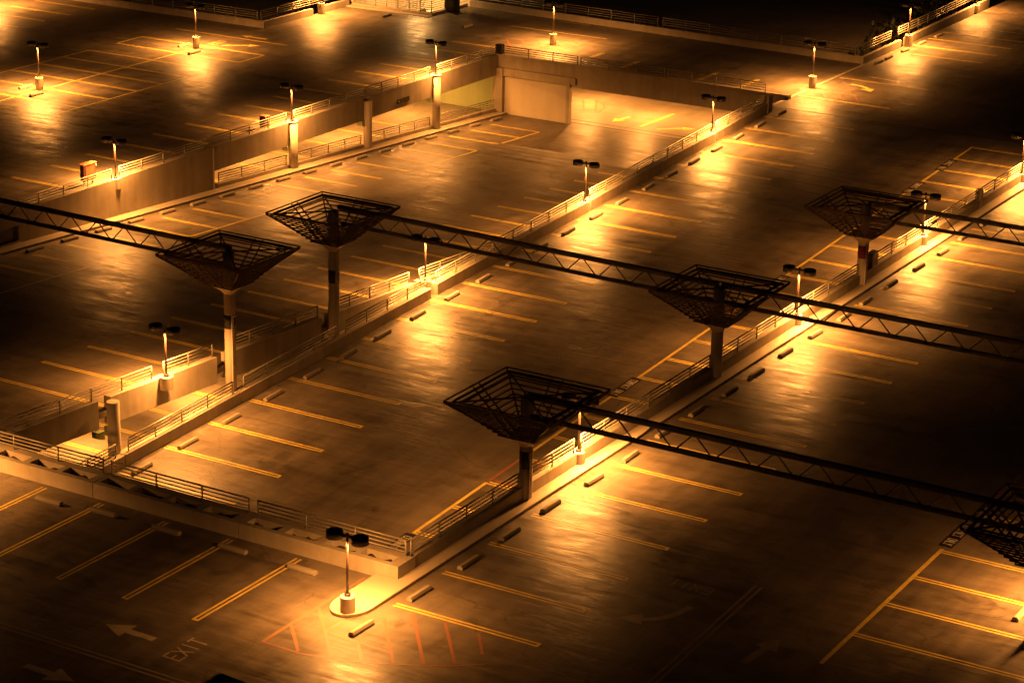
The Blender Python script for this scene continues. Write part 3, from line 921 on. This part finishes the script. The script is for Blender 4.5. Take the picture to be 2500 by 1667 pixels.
trellis_column(-25.32, 16.0, -4.0, ZML, (1.02, 1.79), 'D', 'tall column with white D band and pale lower shaft, nearest left trellis')
trellis_column(-25.32, 25.7, -3.5, ZML, (1.05, 1.82), 'D', 'tall shaded column with white D band, second left trellis')
trellis_column(-1.1, 6.4, -4.0, ZMR, (1.62, 2.45), 'C', 'column with white C band and nearest central trellis at the parapet')
trellis_column(-1.1, 25.95, -3.5, ZMR, None, None, 'unbanded column on the right parapet whose trellis is crossed by the truss', False)
trellis_column(-1.1, 45.4, -2.6, ZMR, (1.75, 2.52), None, 'column with dark red band, farthest trellis at upper right')
trellis_column(23.4, 5.75, 0.0, ZMR, (1.6, 2.4), 'C', 'rightmost trellis cut off by the picture edge')

# ------------------------------------------------------------------ trusses
def truss(x0, x1, y, za, zb, label, phase=0.0):
    root = empty('steel_truss', (x0, y, za))
    tag(root, label, 'truss', 'long trusses between the trellis columns')
    L = x1-x0
    zt = lambda x: (zb-za)*x/L
    D = 0.95
    MB().bar((0, 0, 0), (L, 0, zt(L)), 0.24, 0.17).build('top_chord', M_STEEL, root)
    MB().bar((0, 0, -0.125), (L, 0, zt(L)-0.125), 0.14, 0.07).build('chord_flange', M_WEB, root)
    MB().bar((0.2, 0, -D), (L-0.2, 0, zt(L)-D), 0.2, 0.14).build('bottom_chord', M_STEEL, root)
    MB().bar((0.2, 0, -D-0.1), (L-0.2, 0, zt(L)-D-0.1), 0.12, 0.05).build('chord_flange', M_WEB, root)
    pitch = 1.93
    x = 0.5+phase
    while x+pitch < L:
        MB().cyl((x, 0, zt(x)-0.1), (x+0.78, 0, zt(x)-D+0.05), 0.036, n=8).build('web_brace', M_WEB, root, smooth=True)
        MB().cyl((x+1.02, 0, zt(x)-D+0.05), (x+pitch-0.12, 0, zt(x)-0.1), 0.036, n=8).build('web_brace', M_WEB, root, smooth=True)
        x += pitch
    return root
truss(-62, -25.3, 16.2, 5.6, 5.42, 'steel truss at left running to the nearest left trellis')
truss(-25.2, -1.2, 26.0, 5.5, 5.16, 'long steel truss between the second left trellis and the middle trellis')
truss(-1.0, 23.2, 26.0, 5.16, 5.1, 'steel truss running right from the middle trellis to the picture edge', 0.4)
truss(-1.0, 30.0, 6.25, 5.14, 5.08, 'nearest steel truss running right from the C column trellis', 0.2)
truss(-1.0, 26.0, 45.5, 5.12, 5.1, 'farthest steel truss running right from the red banded column', 0.3)

# ------------------------------------------------------------------ twin-headed lamps
def lamp_proto():
    root = empty('street_lamp')
    MB().lathe([(0.13, 0), (0.14, 0.02), (0.14, 0.09), (0.1, 0.11)], 20).build('base_plate', M_POLE, root, smooth=True)
    MB().cyl((0, 0, 0.1), (0, 0, 2.62), 0.062, 0.045, 16).build('pole', M_POLE, root, smooth=True)
    arm = MB().bar((-0.36, 0, 2.62), (0.36, 0, 2.62), 0.09, 0.1)
    arm.cyl((0, 0, 2.58), (0, 0, 2.76), 0.06, n=12)
    arm.build('arm', M_HEAD, root)
    for s in (-1, 1):
        h = MB().lathe([(0.285, 2.515), (0.33, 2.43), (0.355, 2.43), (0.355, 2.70), (0.33, 2.735), (0.2, 2.755), (0.05, 2.76)], 28, (s*0.62, 0, 0)).build('lamp_head', M_HEAD, root, smooth=True)
        MB().lathe([(0.27, 2.488), (0.27, 2.497)], 24, (s*0.62, 0, 0)).build('lens', M_LENS, h)
    return root
LAMP = lamp_proto()
lamp_used = [False]
def lamp(x, y, z, label, base=None, power=1.0, rz=0.0):
    """base: (bottom z, radius) of the round concrete base the pole stands on"""
    if not lamp_used[0]:
        o = LAMP
        lamp_used[0] = True
    else:
        o = copy_tree(LAMP)
    o.location = (x, y, z)
    o.rotation_euler = (0, 0, rz)
    tag(o, label, 'street lamp', 'twin-headed parking lamps')
    if base:
        h = z-base[0]
        r = base[1]
        MB().lathe([(r, -h), (r, -0.03), (r-0.03, 0.0)], 32).build('concrete_base', M_COLUMN, o, smooth=False)
    for s in (-1, 1):
        ld = bpy.data.lights.new('lamp_light', 'AREA')
        ld.shape = 'DISK'
        ld.size = 0.52
        ld.energy = HEAD_POWER*power
        ld.color = SODIUM
        ld.spread = math.radians(166)
        lo = bpy.data.objects.new('lamp_light', ld)
        COL.objects.link(lo)
        lo.parent = o
        lo.location = (s*0.62, 0, 2.475)
    return o
lamp(-1.02, -7.9, 0.84, 'lamp on a short round base on the curved kerb island, largest and nearest', (0.12, 0.31))
lamp(-25.62, 10.9, -0.28, 'lamp on a round base built into the sloping beam at lower left', (-1.0, 0.36))
lamp(-25.3, 35.3, -1.32, 'lamp at the railing junction, its heads behind the long truss', (-2.4, 0.36))
lamp(-24.95, 54.55, zM(54.55)+0.71, 'lamp on the middle ramp kerb just right of centre, nearer of two')
lamp(-24.95, 73.7, zM(73.7)+0.71, 'lamp on the middle ramp kerb near the back corner pillar')
lamp(-1.12, 11.35, 0.73, 'lamp on the right parapet half hidden by the C column trellis')
lamp(-1.12, 36.2, 0.73, 'lamp on the right parapet just beyond the middle trellis')
lamp(-1.12, 55.2, 0.73, 'lamp on the right parapet beyond the red banded column')
lamp(-1.12, 73.6, 0.73, 'lamp on the right parapet, head just cutting the right picture edge')
lamp(-52.08, 38.3, 0.31, 'lamp on the left wall by the brown notice board, leftmost of three wall lamps')
lamp(-51.9, 58.1, 0.36, 'lamp on top of the round column beside the dark square bin', (0.2, 0.45))
lamp(-51.85, 77.75, 0.36, 'lamp on top of the round column before the back corner', (0.2, 0.45))
lamp(-74.8, 56.15, 1.02, 'lamp on a tall round base at the far left of the upper deck', (-0.05, 0.29))
lamp(-74.75, 75.7, 1.02, 'lamp on a tall round base by the painted arrows on the upper left deck', (-0.05, 0.29))
lamp(-50.8, 94.9, 1.0, 'lamp on a round base amid red hatching on the back deck', (-0.05, 0.29))
lamp(-25.3, 92.6, 1.02, 'lamp on a round base beside the white line at the back right', (-0.05, 0.29))
lamp(-25.2, 112.9, 1.02, 'lamp on a large round base in the gap of the far right parapet', (-0.05, 0.36))
lamp(-74.95, 94.3, 1.02, 'lamp whose round base stands in the parapet left of the stairwell', (-0.05, 0.33))
lamp(-25.75, -8.3, 0.84, 'lamp just outside the left edge lighting the end of the planter', (-0.05, 0.31))
lamp(23.9, 8.6, 0.84, 'lamp just outside the right edge below the rightmost trellis', (-0.05, 0.31), 0.8)
lamp(-101.5, 79.5, 1.02, 'lamp just outside the top left corner', (-0.05, 0.29))
lamp(-26.0, 132.0, 0.62, 'distant lamp on the parapet at the top right', None, 0.35)

# ------------------------------------------------------------------ lamps under the decks
def ceiling_lamp(x, y, z, label, power):
    root = empty('ceiling_lamp', (x, y, z))
    tag(root, label, 'ceiling lamp', 'lamps under the decks')
    MB().box(-0.3, 0.3, -0.3, 0.3, -0.1, 0.0).build('housing', M_HEAD, root)
    MB().box(-0.24, 0.24, -0.24, 0.24, -0.125, -0.102).build('lens', M_LENS, root)
    ld = bpy.data.lights.new('ceiling_light', 'AREA')
    ld.shape = 'SQUARE'
    ld.size = 0.5
    ld.energy = power
    ld.color = SODIUM
    lo = bpy.data.objects.new('ceiling_light', ld)
    COL.objects.link(lo)
    lo.parent = root
    lo.location = (0, 0, -0.14)
for y in (53, 63, 72.8, 82.5):
    ceiling_lamp(-58.0, y, -0.36, 'ceiling lamp hidden under the upper left deck behind the openings', 1500)
for x, y in ((-41, 93.5), (-33, 94.5), (-47.5, 95.5)):
    ceiling_lamp(x, y, -0.36, 'ceiling lamp hidden under the back deck', 1900)
for y in (9.0, 18.5):
    ceiling_lamp(-30.2, y, zL(y)-0.36, 'ceiling lamp hidden under the left ramp', 900)

# ------------------------------------------------------------------ lit stairwell at the top
st = empty('stairwell', (-75.3, 99.5, 0))
tag(st, 'lit open stairwell with white railings at the top edge, beside a dark pillar', 'stairwell')
kb = MB()
kb.box(0.1, 9.05, 0.0, 0.3, -0.3, 0.22)
kb.box(8.75, 9.05, 0.304, 6.2, -0.3, 0.22)
kb.build('kerb', M_KERB, st)
MB().box(-0.2, 9.2, -0.9, -0.004, -0.2, 0.06).build('landing_step', M_KERB, st)
MB().box(0.1, 8.7, 0.35, 7.5, -3.3, -3.0).build('landing', M_PANEL, st)
MB().box(0.1, 8.7, 7.5, 7.8, -6, 2.4).build('back_wall', M_PANEL, st)
MB().box(-0.2, 0.1, 0.35, 7.8, -6, 1.2).build('side_wall', M_PANEL, st)
for i in range(12):
    MB().box(1.0+0.45*i, 1.5+0.45*i, 3.0, 4.6, -3.0+0.22*i, -2.9+0.22*i).build('step', M_PANEL, st)
MB().bar((0.9, 2.95, -3.0), (6.4, 2.95, -0.2), 0.12, 0.35).build('stringer', M_RAIL, st)
for k in range(6):
    MB().cyl((0.2, 0.15, 0.3+0.2*k), (8.9, 0.15, 0.3+0.2*k), 0.03, n=8).build('rail_bar', M_RAIL, st, smooth=True)
    MB().cyl((8.9, 0.2, 0.3+0.2*k), (8.9, 2.6, 0.3+0.2*k), 0.03, n=8).build('rail_bar', M_RAIL, st, smooth=True)
for i in range(8):
    MB().cyl((0.25+1.235*i, 0.15, 0.2), (0.25+1.235*i, 0.15, 1.35), 0.04, n=8).build('rail_post', M_RAIL, st, smooth=True)
for k in range(5):
    MB().cyl((1.0, 2.9, -2.4+0.18*k), (6.4, 2.9, 0.3+0.18*k), 0.03, n=8).build('hand_rail', M_RAIL, st, smooth=True)
MB().box(8.75, 9.75, 2.55, 3.65, -0.2, 5.0).build('pillar', M_BAND, st)
for k in range(3):
    MB().cyl((9.5, 5.4, 0.3+0.35*k), (9.5, 3.7, 0.3+0.35*k), 0.03, n=8).build('rail_bar', M_RAIL, st, smooth=True)
sl = bpy.data.lights.new('stair_light', 'AREA')
sl.shape = 'SQUARE'
sl.size = 1.0
sl.energy = 1300
sl.color = (1.0, 0.48, 0.13)
slo = bpy.data.objects.new('stair_light', sl)
COL.objects.link(slo)
slo.parent = st
slo.location = (4.6, 4.5, 3.4)
lh = MB().box(4.0, 5.2, 3.9, 5.1, 3.45, 3.6).build('lamp_housing', M_HEAD, st)

# ------------------------------------------------------------------ small things
nb = empty('notice_board', (-53.05, 36.65, 0.0))
tag(nb, 'brown notice board with orange panel on two feet behind the left railing', 'notice board')
MB().box(-0.16, 0.16, -0.62, 0.62, 0.42, 1.5).build('frame', M_BOARD, nb, bevel=0.02)
MB().box(0.163, 0.18, -0.42, 0.42, 0.55, 1.38).build('panel', M_BOARDF, nb)
MB().box(-0.24, 0.24, -0.68, 0.68, 1.502, 1.57).build('cap', M_BOARDF, nb, bevel=0.015)
for s in (-1, 1):
    MB().box(-0.05, 0.05, s*0.42-0.05, s*0.42+0.05, 0.08, 0.418).build('leg', M_BOARD, nb)
    MB().box(-0.22, 0.22, s*0.42-0.09, s*0.42+0.09, 0, 0.078).build('foot', M_BOARD, nb)
bl = MB().cyl((0.05, 0.76, 1.22), (0.05, 0.76, 1.34), 0.07, 0.03, 12).build('reflection_knob', M_LETTER, nb, smooth=True)  # no lamp: pale knob modelled in place of a bright reflection
bn = empty('litter_bin', (-52.95, 56.15, 0.0))
tag(bn, 'dark square bin behind the railing left of the second wall lamp', 'bin')
MB().box(-0.26, 0.26, -0.28, 0.28, 0.0, 0.95).build('body', M_BOARD, bn, bevel=0.02)
MB().box(-0.28, 0.28, -0.3, 0.3, 0.952, 1.02).build('lid', M_BOARDF, bn, bevel=0.02)
sg = empty('wall_sign', (UX+0.03, 73.0, -0.88))
tag(sg, 'small dark sign with a left arrow on the upper left edge beam', 'sign')
MB().box(-0.02, 0.03, -0.87, 0.87, -0.17, 0.17).build('panel', M_BAND, sg)
MB().add([(0.034, -0.78, 0), (0.034, -0.58, -0.11), (0.034, -0.58, 0.11)], [(0, 1, 2)]).build('arrow', M_LETTER, sg)
lt = MB()
for i in range(6):
    y = -0.42+0.2*i
    lt.add([(0.034, y, -0.08), (0.034, y+0.12, -0.08), (0.034, y+0.12, 0.08), (0.034, y, 0.08)], [(0, 1, 2, 3)])
lt.build('legend', plain_mat('legend_grey', (0.12, 0.09, 0.06), 0.7), sg)
ub_ = empty('utility_box', (-1.25, 47.3, 0.72))
tag(ub_, 'dark metal cabinet on the parapet right of the red banded column', 'cabinet')
MB().box(-0.2, 0.2, -0.45, 0.45, 0.0, 0.8).build('body', M_BOARD, ub_, bevel=0.02)
MB().box(-0.23, 0.23, -0.48, 0.48, 0.802, 0.88).build('hood', M_BLACK, ub_, bevel=0.02)
bt = empty('ticket_booth', (1.9, -19.9, 0.0))
tag(bt, 'dark peaked roof of a small booth at the bottom edge', 'booth')
MB().box(-0.95, 0.95, -0.95, 0.95, 0.0, 2.35).build('wall', M_BLACK, bt)
rf = MB()
rf.add([(-1.25, -1.25, 2.352), (1.25, -1.25, 2.352), (1.25, 1.25, 2.352), (-1.25, 1.25, 2.352), (0, 0, 3.3)], [(3, 2, 1, 0), (0, 1, 4), (1, 2, 4), (2, 3, 4), (3, 0, 4)])
rf.build('roof', M_BLACK, bt)

# ------------------------------------------------------------------ dark trees beyond the parapets
def tree(x, y, h, r, label):
    root = empty('tree', (x, y, -18))
    tag(root, label, 'tree', 'dark trees beyond the parapet')
    tr = MB()
    p = Vector((0, 0, 0))
    pr_ = 0.32
    for k in range(4):
        q = p+Vector((random.uniform(-.3, .3), random.uniform(-.3, .3), h*0.17))
        tr.cyl(p, q, pr_, pr_*0.8, 8)
        p, pr_ = q, pr_*0.8
    for k in range(6):
        a = random.uniform(0, 6.28)
        q = p+Vector((math.cos(a)*r*0.6, math.sin(a)*r*0.6, random.uniform(0.05, 0.25)*h))
        tr.cyl(p-Vector((0, 0, h*0.1*random.random())), q, pr_*0.6, 0.04, 6)
    tr.build('trunk', M_BARK, root)
    V, F = [], []
    blobs = [(Vector((random.uniform(-.7, .7)*r, random.uniform(-.7, .7)*r, h*random.uniform(0.6, 0.98))), r*random.uniform(0.3, 0.55)) for _ in range(11)]
    for c, br in blobs:
        for _ in range(150):
            d = Vector((random.gauss(0, 1), random.gauss(0, 1), random.gauss(0, 0.8))).normalized()*br*random.uniform(0.5, 1.05)
            s = random.uniform(0.16, 0.34)
            a = Vector((random.gauss(0, 1), random.gauss(0, 1), random.gauss(0, 1))).normalized()
            b = a.orthogonal().normalized()
            cc = c+d
            n = len(V)
            V += [tuple(cc-a*s), tuple(cc+b*s*0.6), tuple(cc+a*s), tuple(cc-b*s*0.6)]
            F.append((n, n+1, n+2, n+3))
    MB().add(V, F).build('crown', M_LEAF, root)
for i, (x, y, h, r, lab) in enumerate([(-62, 116, 13.5, 4.2, 'dark tree behind the back parapet, leftmost near the stairwell'), (-52, 121, 14.5, 4.6, 'dark tree behind the back parapet, second from the stairwell'),
                                       (-43.5, 115, 13, 4.0, 'dark tree behind the back parapet, third from the stairwell'), (-35, 119, 14.8, 4.6, 'dark tree behind the back parapet, next to the corner'),
                                       (-31, 129, 15.5, 4.4, 'dark tree left of the far round lamp base'), (-34, 146, 16.0, 4.6, 'dark tree at the top right with dim trunk'),
                                       (-82, 98, 13, 4.2, 'dark tree in the well left of the stairwell'), (-92, 96, 13, 4.4, 'dark tree in the well at the top left')]):
    tree(x, y, h, r, lab)
for i, (x, y, z) in enumerate([(-30.5, 138, 0.2), (-30.8, 139.5, 0.4), (-31.5, 143, 0.9), (-33, 149, 1.2), (-33.4, 150.5, 1.0)]):
    b = empty('garden_light', (x, y, -14))
    tag(b, 'tiny warm light among the trees at the top right', 'light', 'tiny lights among the far trees')
    MB().cyl((0, 0, 0), (0, 0, z+13.9), 0.04, n=6).build('post', M_POLE, b)
    MB().lathe([(0.03, z+13.9), (0.1, z+13.97), (0.1, z+14.05), (0.03, z+14.12)], 10).build('bulb', M_BULB, b)
